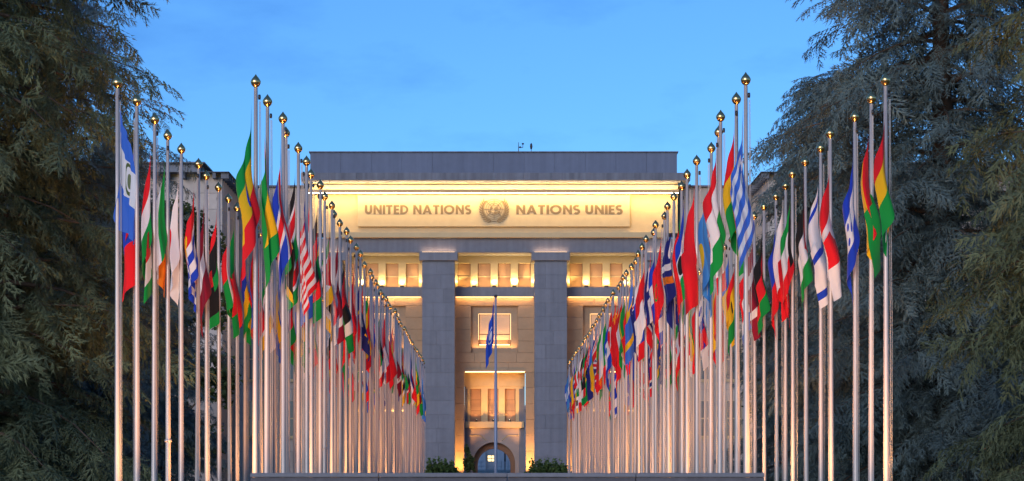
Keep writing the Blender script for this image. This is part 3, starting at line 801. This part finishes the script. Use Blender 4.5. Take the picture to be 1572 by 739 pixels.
def flag_mat(key):
    if key in _fm: return _fm[key]
    look, base, over = D[key]
    m, t, b = new_mat('flag_' + look.replace(' ', '_').replace(',', '')[:40]); N = t.nodes.new; K = t.links.new
    uvn = N('ShaderNodeUVMap'); uvn.uv_map = 'UVMap'; sp = N('ShaderNodeSeparateXYZ'); K(uvn.outputs['UV'], sp.inputs[0])
    U, V = sp.outputs['X'], sp.outputs['Y']
    def M(op, a, c=None):
        n = N('ShaderNodeMath'); n.operation = op
        for k, q in enumerate((a, c)):
            if q is None: continue
            if isinstance(q, (int, float)): n.inputs[k].default_value = q
            else: K(q, n.inputs[k])
        return n.outputs[0]
    lt = lambda a, c: M('LESS_THAN', a, c)
    an = lambda a, c: M('MULTIPLY', a, c)
    orr = lambda a, c: M('MAXIMUM', a, c)
    kind, cols = base
    if kind == 's':
        rgb = N('ShaderNodeRGB'); rgb.outputs[0].default_value = (*cols[0], 1); cur = rgb.outputs[0]
    else:
        rp = N('ShaderNodeValToRGB'); rp.color_ramp.interpolation = 'CONSTANT'; el = rp.color_ramp.elements
        n = len(cols)
        el[0].position = 0; el[0].color = (*cols[0], 1); el[1].position = 1.0 / n; el[1].color = (*cols[1], 1)
        for k in range(2, n): e = el.new(k / n); e.color = (*cols[k], 1)
        K(V if kind == 'h' else U, rp.inputs[0]); cur = rp.outputs[0]
    for o in over:
        k = o[0]
        if k == 'rect': mask = an(an(lt(o[1], U), lt(U, o[2])), an(lt(o[3], V), lt(V, o[4])))
        elif k in ('disc', 'ring'):
            du = M('MULTIPLY', M('SUBTRACT', U, o[1]), 1.44); dv = M('SUBTRACT', V, o[2])
            q = M('SQRT', M('ADD', M('MULTIPLY', du, du), M('MULTIPLY', dv, dv)))
            mask = lt(q, o[3]) if k == 'disc' else an(lt(o[3], q), lt(q, o[4]))
        elif k == 'tri': mask = lt(U, M('MULTIPLY', M('SUBTRACT', 1.0, M('ABSOLUTE', M('SUBTRACT', M('MULTIPLY', V, 2.0), 1.0))), o[1]))
        elif k == 'trap': mask = lt(U, M('MINIMUM', M('MULTIPLY', M('SUBTRACT', 1.0, M('ABSOLUTE', M('SUBTRACT', M('MULTIPLY', V, 2.0), 1.0))), .8), o[1]))
        elif k == 'cross': mask = orr(lt(M('ABSOLUTE', M('SUBTRACT', U, o[1])), o[2]), lt(M('ABSOLUTE', M('SUBTRACT', V, .5)), o[3]))
        elif k == 'dg': mask = lt(M('ABSOLUTE', M('SUBTRACT', U, V)), o[1])
        elif k == 'dg2': mask = lt(M('ABSOLUTE', M('SUBTRACT', M('ADD', U, V), 1.0)), o[1])
        elif k == 'htri': mask = lt(M('ABSOLUTE', M('SUBTRACT', V, .5)), M('ABSOLUTE', M('SUBTRACT', U, .5)))
        elif k == 'loz': mask = lt(M('ADD', M('ABSOLUTE', M('SUBTRACT', U, .5)), M('ABSOLUTE', M('SUBTRACT', V, .5))), o[1])
        elif k == 'ray':
            q = M('ADD', M('MULTIPLY', U, .85), M('MULTIPLY', V, o[1])); mask = an(lt(.86 + o[2], q), lt(q, .97 + o[2]))
        mx = N('ShaderNodeMix'); mx.data_type = 'RGBA'; K(mask, mx.inputs['Factor']); K(cur, mx.inputs['A']); mx.inputs['B'].default_value = (*o[-1], 1)
        cur = mx.outputs['Result']
    K(cur, b.inputs['Base Color']); b.inputs['Roughness'].default_value = .75; b.inputs['Specular IOR Level'].default_value = .2
    b.inputs['Sheen Weight'].default_value = .15
    tr = N('ShaderNodeBsdfTranslucent'); K(cur, tr.inputs['Color']); ms = N('ShaderNodeMixShader'); ms.inputs[0].default_value = .35
    K(b.outputs[0], ms.inputs[1]); K(tr.outputs[0], ms.inputs[2]); K(ms.outputs[0], t.nodes['Material Output'].inputs['Surface'])
    _fm[key] = m
    return m

SHAPES = [flag_mesh(100 + i) for i in range(18)]
for me in SHAPES: me.materials.append(None)
BIG0 = flag_mesh(501, folds=.5, spread=.40, D=.85, bias=-.6, fh=1.95)
BIG3 = flag_mesh(504, folds=.58, spread=.29, D=1.7)
BIG1 = flag_mesh(502, folds=.62, spread=.28, D=1.7)
BIG2 = flag_mesh(503, folds=.95, spread=.30, D=1.55)
for me in (BIG0, BIG1, BIG2, BIG3): me.materials.append(None)

POOL = ['nor', 'nzl', 'fra', 'pan', 'chn', 'rus', 'sen', 'bol', 'swe', 'ukr', 'rom', 'deu', 'che', 'tur', 'gbr', 'bra', 'som', 'zaf', 'mar', 'nic', 'irn', 'gha', 'lux', 'idn', 'mlw', 'kgz', 'por', 'hun', 'moz', 'eth', 'mco', 'nau', 'kwt', 'jor', 'lat', 'jpn']
ROWS = {
 'LO': dict(x=-6.75, word='outer left row', head=['wreath', 'haiti', 'hun', 'irl', 'jpn', 'kir', 'lat', 'lib', 'mad', 'mal', 'mau', 'mon', 'mar', 'moz']),
 'LI': dict(x=-4.27, word='inner left row', head=['eth', 'guy', 'ice', 'jam', 'ken', 'lbr', 'lux', 'mlw', 'mys', 'moz', 'mco', 'lat', 'jor', 'por', 'kgz', 'mar', 'nau', 'che', 'eth']),
 'RI': dict(x=4.55, word='inner right row', head=['gre', 'gha', 'hun', 'irn', 'kaz', 'kgz', 'les', 'por', 'mhl', 'nau', 'mar', 'nic', 'nor', 'idn', 'rus', 'nzl', 'swe', 'lux', 'sen', 'hun', 'chn', 'chn', 'tur', 'nic', 'irl', 'kgz', 'mal']),
 'RO': dict(x=7.06, word='outer right row', head=['bol', 'gin', 'hnd', 'idn', 'isr', 'jor', 'kwt', 'mlt', 'lie', 'mlw', 'lat', 'lux', 'gha', 'ukr', 'mar', 'rom']),
}
JIT = {('LI', 2): .10, ('LI', 5): .06, ('RI', 2): -.11, ('RI', 3): .06, ('RI', 4): .11, ('RO', 2): .06, ('RO', 3): -.09, ('RO', 8): .06, ('RO', 6): -.07}
fr = random.Random(33)
for rk, rd in ROWS.items():
    pool = POOL[:]; fr.shuffle(pool)
    for i in range(48):
        step = 1.75 if rk == 'LI' else 1.80
        y = 35 + step * i + fr.uniform(-.08, .08)
        x = rd['x'] + JIT.get((rk, i), fr.uniform(-.05, .05))
        hs = (1.0 if rk[0] == 'L' else 1.006) * fr.uniform(.996, 1.004)
        if i < 12: hs = 1.0 if rk[0] == 'L' else 1.005
        p = empty('flagpole', (x, y, 0)); p.rotation_euler[2] = fr.uniform(0, 6.28)
        tag(p, f"{ordinal(i + 1)} steel flagpole from the front with gilded finial in the {rd['word']}", 'flagpole', 'flagpoles lining the avenue')
        for nm, me, z in (('shaft', ME_SHAFT, 0), ('finial', ME_FIN, PH + .11), ('base_collar', ME_BASE, 0), ('pulley_block', ME_TRUCK, PH - .16), ('halyard', ME_ROPE, 0), ('cleat', ME_CLEAT, 1.25)):
            o = bpy.data.objects.new(nm, me); link(o, p)
            o.location = (0, 0, z)
            if nm == 'pulley_block': o.location = (.065, 0, z)
            if nm == 'halyard': o.location = (.066, 0, 0)
            if nm == 'cleat': o.location = (.075, 0, z)
        p.scale = (1, 1, hs); p.rotation_euler[0] = R(fr.gauss(0, .12)); p.rotation_euler[1] = R(fr.gauss(0, .12))
        if (rk, i) in (('LO', 3), ('LI', 8), ('LI', 19), ('RI', 21)):
            o = bpy.data.objects.new('clamp_band', ME_BAND); link(o, p); o.location = (0, 0, 2.45)
        key = rd['head'][i] if i < len(rd['head']) else pool[(i * 7) % len(pool)] if i % 3 else pool[(i * 5 + 3) % len(pool)]
        me = SHAPES[fr.randrange(len(SHAPES))]
        ang = fr.gauss(198, 32 if rk[0] == 'L' else 22); drop = fr.uniform(.16, .36)
        if (rk, i) == ('LO', 0): me = BIG0; ang = -48; drop = .22
        if (rk, i) == ('LI', 0): me = BIG1; ang = 190; drop = .26
        if (rk, i) == ('RI', 0): me = BIG3; ang = 196; drop = .24
        if (rk, i) == ('RO', 0): me = BIG2; ang = 232; drop = .22
        if (rk, i) == ('RI', 2): me = BIG1; ang = 188; drop = .22
        f = bpy.data.objects.new('flag', me); link(f)
        f.location = (x, y, PH * hs - drop); f.rotation_euler[2] = R(ang)
        f.material_slots[0].link = 'OBJECT'; f.material_slots[0].material = flag_mat(key)
        tag(f, f"{D[key][0]}, {ordinal(i + 1)} pole, {rd['word']}", 'flag', 'flags lining the avenue')

# ---- single tall pole on the axis with the pale blue flag
yc = 134; xc = X(761, yc); hc = Z(455, yc)
p = empty('tall_flagpole', (xc, yc, 0)); tag(p, 'tall slim flagpole standing alone on the avenue axis in front of the arch', 'flagpole')
obj('shaft', lathe('shaft', [(.13, 0), (.12, 3), (.07, hc - .1), (0, hc - .1)], plain('painted_pole', (.30, .33, .42), .45, .3), 14), None, p, (xc, yc, 0))
obj('finial', lathe('finial', [(0, -.12), (.12, -.06), (.14, 0), (.10, .08), (0, .12)], MDARK, 12), None, p, (xc, yc, hc))
obj('base_collar', lathe('base_collar', [(.34, 0), (.34, .05), (.18, .08), (.15, .3), (.125, .34)], MPOLE, 14), None, p, (xc, yc, 0))
UNF = flag_mesh(777, folds=.5, spread=.24, sc=1.75, D=1.65, g0=.5, pw=1.0, lowk=0); UNF.materials.append(None)
f = bpy.data.objects.new('flag', UNF); link(f); f.location = (xc, yc, hc + .05); f.rotation_euler[2] = R(196)
f.material_slots[0].link = 'OBJECT'; f.material_slots[0].material = flag_mat('un')
tag(f, 'large blue flag with a white emblem hanging on the lone central pole', 'flag')

# ---- floodlights at the feet of the poles
ME_LH = box_mesh(.34, .20, .26, MDARK, .02)
MLENS = emit('floodlight_lens', (1, .66, .30), 40.0)
ME_LL = box_mesh(.28, .012, .20, MLENS)
ME_LB = box_mesh(.05, .05, .30, MDARK)
def flood(x, y, side, idx, word, e):
    g = empty('ground_floodlight', (x, y, 0)); g.rotation_euler = (0, 0, 0)
    tag(g, f"{ordinal(idx)} floodlight from the front on the ground between the {word} flagpole rows", 'floodlight', 'floodlights between the flagpole rows')
    o = obj('bracket', ME_LB, None, g, (x, y, .15))
    h = obj('housing', ME_LH, None, g, (x, y, .42)); h.rotation_euler[0] = R(-74)
    l = obj('lens', ME_LL, None, g, (x, y, .42)); l.rotation_euler[0] = R(-74)
    dv = Vector((0, cos(R(74)), sin(R(74)))); l.location = Vector(l.location) + dv * .108
    spot('lamp_light', Vector((x, y, .42)) + dv * .2, dv, e, (1, .44, .145), 118, .8, .09, g)
k = 0
for s, xm, word in ((-1, -5.5, 'left'), (1, 5.8, 'right')):
    for i in range(17):
        flood(xm, 33.9 + i * 5.3, s, i + 1, word, 1100 if i else 1300)

# ================================================================== TREES
def leaf_mat(name, c1, c2, tr=.15):
    m, t, b = new_mat(name); N = t.nodes.new; K = t.links.new
    at = N('ShaderNodeAttribute'); at.attribute_name = 'tone'
    geo = N('ShaderNodeNewGeometry'); n = N('ShaderNodeTexNoise'); n.inputs['Scale'].default_value = .55; n.inputs['Detail'].default_value = 3
    K(geo.outputs['Position'], n.inputs['Vector'])
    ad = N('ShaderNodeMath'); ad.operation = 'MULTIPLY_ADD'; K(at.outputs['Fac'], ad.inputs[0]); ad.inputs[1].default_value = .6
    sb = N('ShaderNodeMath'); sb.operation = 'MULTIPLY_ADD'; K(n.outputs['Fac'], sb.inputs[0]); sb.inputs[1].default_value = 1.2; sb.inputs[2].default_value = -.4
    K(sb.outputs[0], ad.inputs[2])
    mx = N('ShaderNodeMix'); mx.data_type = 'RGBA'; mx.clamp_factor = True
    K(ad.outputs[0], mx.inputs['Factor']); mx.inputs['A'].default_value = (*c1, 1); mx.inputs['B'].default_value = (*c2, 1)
    K(mx.outputs['Result'], b.inputs['Base Color']); b.inputs['Roughness'].default_value = .65; b.inputs['Specular IOR Level'].default_value = .25
    ts = N('ShaderNodeBsdfTranslucent'); K(mx.outputs['Result'], ts.inputs['Color']); ms = N('ShaderNodeMixShader'); ms.inputs[0].default_value = tr
    K(b.outputs[0], ms.inputs[1]); K(ts.outputs[0], ms.inputs[2]); K(ms.outputs[0], t.nodes['Material Output'].inputs['Surface'])
    return m
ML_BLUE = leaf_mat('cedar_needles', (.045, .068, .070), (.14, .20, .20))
ML_WARMLIT = leaf_mat('warm_lit_needles', (.050, .068, .042), (.155, .185, .095))  # warm lamplight on the foliage painted into the needle colour
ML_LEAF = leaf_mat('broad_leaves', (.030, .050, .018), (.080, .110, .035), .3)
ML_BOX = leaf_mat('box_leaves', (.075, .12, .03), (.17, .23, .06), .3)

def frond(seed, ntw=9):
    """a flat drooping spray: axis, side twigs, short needle tufts; unit length along +x"""
    r = np.random.RandomState(seed); tri = []
    def ax(t): return np.array([t, .04 * sin(6 * t + seed), -.30 * t * t])
    for k in range(5):
        a, b = ax(k / 5), ax((k + 1) / 5); w = .012 * (1 - k / 6)
        tri.append((a + [0, w, 0], a - [0, w, 0], b))
    for k in range(ntw):
        t = .05 + .95 * k / ntw + r.uniform(-.03, .03); p = ax(min(t, 1))
        for s in (-1, 1):
            ln = (.36 * (1 - t) + .11) * r.uniform(.6, 1.3); a = R(r.uniform(30, 62))
            d = np.array([cos(a), s * sin(a), -.35 - .45 * t + r.uniform(-.25, .15)]); d /= np.linalg.norm(d)
            up = np.array([0, 0, 1.0]); sd = np.cross(d, up); sd /= np.linalg.norm(sd)
            tri.append((p - sd * .007, p + sd * .007, p + d * ln * 1.1))
            nseg = 4
            for q in range(nseg):
                c = p + d * ln * (q + .3) / nseg + np.array([0, 0, -.04 * (q / nseg) ** 2])
                L_ = r.uniform(.09, .16)
                for s2 in (-1, 1):
                    e = d * r.uniform(.75, 1.0) + sd * s2 * r.uniform(.15, .5) + up * r.uniform(-.15, .4)
                    wv = sd * .011 + up * r.uniform(-.011, .011)
                    tri.append((c - wv, c + wv, c + e * L_))
    v = np.array(tri).reshape(-1, 3); return v
FRONDS = [frond(i) for i in range(5)]

def place(templates, mats, pos, tone, rs):
    """mats (M,3,3) row vectors are images of the axes; returns verts, faces, tone"""
    pick = rs.randint(0, len(templates), len(pos)); V, A = [], []
    for k, tp in enumerate(templates):
        s = pick == k
        if not s.any(): continue
        w = np.einsum('vi,mij->mvj', tp, mats[s]) + pos[s][:, None, :]
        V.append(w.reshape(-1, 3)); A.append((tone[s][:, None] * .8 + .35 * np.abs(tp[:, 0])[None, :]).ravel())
    V = np.concatenate(V); A = np.concatenate(A)
    return V, np.arange(len(V), dtype=np.int32).reshape(-1, 3), A

def basis(az, pitch, roll, sc):
    """rotation matrices whose rows are the images of x,y,z"""
    ca, sa, cp, sp_, cr_, sr = np.cos(az), np.sin(az), np.cos(pitch), np.sin(pitch), np.cos(roll), np.sin(roll)
    ex = np.stack([ca * cp, sa * cp, sp_], 1); ey0 = np.stack([-sa, ca, 0 * ca], 1); ez0 = np.cross(ex, ey0)
    ey = ey0 * cr_[:, None] + ez0 * sr[:, None]; ez = np.cross(ex, ey)
    return np.stack([ex, ey, ez], 1) * sc[:, None, None]

def cedar_meshes(H, RAD, seed, nl, zlo=.5, prof=.5, fs=1.45):
    rs = np.random.RandomState(seed)
    P, AZ, PI_, RO, SC, TN, limbs = [], [], [], [], [], [], []
    for i in range(nl):
        q = (i + rs.uniform(0, .8)) / nl; z0 = zlo + (H - zlo) * (q ** 1.25)
        rad = RAD * max(.10, (1 - (z0 / H)) ** prof) * rs.choice([rs.uniform(.55, .85), rs.uniform(.85, 1.0), rs.uniform(.9, 1.3 if z0 > 10 else 1.0)], p=[.42, .40, .18])
        az = i * 2.39996 + rs.uniform(-.5, .5); rise = rs.uniform(.02, .34); sag = rs.uniform(.20, .50)
        d = np.array([cos(az), sin(az), 0.])
        def path(s): return np.array([0, 0, z0]) + d * rad * s + np.array([0, 0, rad * (rise * s - sag * s * s)])
        limbs.append(([tuple(path(s)) for s in (0, .25, .5, .75, 1)], [.10 * rad / RAD + .02, .07 * rad / RAD + .016, .04 * rad / RAD + .012, .02, .008]))
        tone0 = rs.uniform(0, 1)
        m = max(5, int(rad * 1.7 + 2))
        for s in np.linspace(.10, 1, m):
            for sd in (-1, 1):
                az2 = az + sd * rs.uniform(.40, 1.15); l2 = rad * (.36 * (1.08 - s)) + .30
                b = path(s); d2 = np.array([cos(az2), sin(az2), -.22])
                for kk in range(max(1, int(l2 / .75 + .5))):
                    P.append(b + d2 * (kk * .75 + rs.uniform(-.1, .3)) + rs.normal(0, .08, 3))
                    AZ.append(az2 + rs.normal(0, .35)); PI_.append(rs.uniform(-.85, .08)); RO.append(rs.normal(0, .5))
                    SC.append(fs * rs.uniform(.5, 1.15)); TN.append(np.clip(tone0 * .6 + rs.uniform(0, .5), 0, 1))
        P.append(path(.93)); AZ.append(az); PI_.append(-.25); RO.append(0); SC.append(fs); TN.append(tone0)
    P = np.array(P); mats = basis(np.array(AZ), np.array(PI_), np.array(RO), np.array(SC))
    V, Fc, A = place(FRONDS, mats, P, np.array(TN), rs)
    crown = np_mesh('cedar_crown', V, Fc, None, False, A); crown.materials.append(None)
    tr = [(0, 0, 0), (.08, .05, H * .3), (-.06, .04, H * .6), (0, 0, H * .98)]
    trunk = tubes('trunk', [(tr, [.48 * H / 20, .34 * H / 20, .2 * H / 20, .03])] + limbs, MBARK, 6)
    return crown, trunk, len(Fc)
CED = [cedar_meshes(23, 6.0, 1, 185), cedar_meshes(25, 5.9, 3, 190, prof=.42), cedar_meshes(22, 5.4, 9, 170, prof=.46, fs=1.6)]
def cedar(label, loc, kind, rot, sc, scz, mat):
    t = empty('cedar_tree', loc); t.rotation_euler[2] = R(rot); t.scale = (sc, sc, scz)
    tag(t, label, 'tree', 'cedar trees beside the flag avenue')
    o = bpy.data.objects.new('crown', CED[kind][0]); link(o, t)
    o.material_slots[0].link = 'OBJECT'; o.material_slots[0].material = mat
    link(bpy.data.objects.new('trunk', CED[kind][1]), t)
cedar('great dark cedar with warm-lit sprays filling the left edge of the picture', (-13.0, 47.5, 0), 0, 0, 1, 1, ML_WARMLIT)
cedar('dark cedar behind the outer left flagpoles, topping out above their finials', (-14.8, 66, 0), 1, 50, .85, .75, ML_BLUE)
cedar('blue green cedar with long drooping sprays behind the outer right flagpoles', (13.3, 58, 0), 1, 0, 1, 1, ML_BLUE)
cedar('cedar with yellowish upper sprays at the far right edge of the picture', (14.6, 43.5, 0), 2, 200, .93, 1.0, ML_WARMLIT)
cedar('blue green cedar standing behind the great cedar at the left edge', (-19.0, 58, 0), 2, 110, .95, 1.04, ML_BLUE)
cedar('blue green cedar behind the yellowish cedar at the right edge', (21.0, 56, 0), 1, 240, .95, .96, ML_BLUE)
cedar('smaller dark cedar farther back behind the outer left flagpoles', (-17.0, 88, 0), 0, 290, .9, .74, ML_BLUE)
cedar('smaller dark cedar farther back behind the outer right flagpoles', (14.3, 84, 0), 2, 130, .95, .88, ML_BLUE)

leafq = np.array([[0, -.5, 0], [.5, 0, .12], [0, .5, 0], [0, -.5, 0], [0, .5, 0], [-.5, 0, .12]])
def leafy(name, label, cat, loc, blobs, nleaf, size, mat, trunk=None, group=None, seed=0):
    rs = np.random.RandomState(seed); t = empty(name, loc); tag(t, label, cat, group)
    P = []
    for (bx_, by_, bz_, rx, ry, rz, wgt) in blobs:
        n = int(nleaf * wgt); u = rs.normal(size=(n, 3)); u /= np.linalg.norm(u, axis=1)[:, None]
        rad = rs.uniform(.35, 1, n) ** .5 * (1 + .18 * np.sin(5 * u[:, 0] + 3 * u[:, 2] + bx_)) * rs.uniform(.8, 1.12, n)
        P.append(u * rad[:, None] * np.array([rx, ry, rz]) + np.array([bx_, by_, bz_]))
    P = np.concatenate(P); P[:, 2] = np.maximum(P[:, 2], .05); n = len(P)
    mats = basis(rs.uniform(0, 6.28, n), rs.uniform(-1.2, 1.2, n), rs.uniform(-1, 1, n), size * rs.uniform(.6, 1.3, n))
    V, Fc, A = place([leafq], mats, P, rs.uniform(0, 1, n), rs)
    obj('crown', np_mesh('leaves', V, Fc, mat, False, A), None, t, loc)
    if trunk: obj('trunk', tubes('trunk', trunk, MBARK, 7), None, t, loc)
    return t
def broad(label, loc, H, rad, seed):
    rs = np.random.RandomState(seed); blobs = []
    limbs = [([(0, 0, 0), (.1, 0, H * .4), (0, .1, H * .9)], [.22, .15, .03])]
    for k in range(26):
        z = H * rs.uniform(.18, .97); q = rad * (1 - abs(z / H - .5) * 1.2) * rs.uniform(.2, .95); a = rs.uniform(0, 6.28)
        blobs.append((q * cos(a), q * sin(a), z, rad * .38, rad * .38, rad * .34, 1 / 26))
        limbs.append(([(0, 0, z * .75), (q * cos(a) * .6, q * sin(a) * .6, z * .92), (q * cos(a), q * sin(a), z)], [.07, .04, .012]))
    leafy('broadleaf_tree', label, 'tree', loc, blobs, 15000, .26, ML_LEAF, limbs, 'broadleaf trees near the wings', seed)
broad('loose leafy tree in front of the left stone wing', (-17.6, 110, 0), 17.0, 3.6, 11)
broad('loose leafy tree in front of the right stone wing', (16.6, 104, 0), 17.2, 3.2, 12)
broad('dark leafy tree among the cedars in front of the left wing arm', (-22.5, 118, 0), 20.0, 5.0, 13)
broad('dark leafy tree among the cedars in front of the right wing arm', (22.5, 118, 0), 20.0, 5.0, 14)

def shrub(label, px0, px1, pyt, d, seed):
    x0, x1, h = X(px0, d), X(px1, d), Z(pyt, d)
    w = x1 - x0; n = 5; blobs = [((k + .5) / n * w - w / 2, 0, h * (.5 - .02 * abs(k - 2)), w / n * 1.15, 1.0, h * .47, 1 / n) for k in range(n)]
    stems = [([(b[0] * .5, 0, 0), (b[0], 0, h * .6)], [.05, .02]) for b in blobs]
    leafy('clipped_shrub', label, 'shrub', ((x0 + x1) / 2, d, 0), blobs, 9000, .17, ML_BOX, stems, 'shrubs before the pillars', seed)
shrub('rounded green shrub at the foot of the pillar left of the arch', 655, 701, 705, 128, 21)
shrub('rounded green shrub at the foot of the pillar right of the arch', 812, 873, 705, 128, 22)
leafy('potted_plant', 'small dark plant with drooping leaves left of the arched doorway', 'plant', (X(721, 186), 186, 0),
      [(0, 0, 3.4, .55, .5, .9, .7), (-.25, 0, 4.6, .2, .2, .4, .3)], 420, .30, ML_LEAF, [([(0, 0, 0), (.05, 0, 2.5), (-.2, 0, 4.6)], [.08, .06, .02])], None, 23)
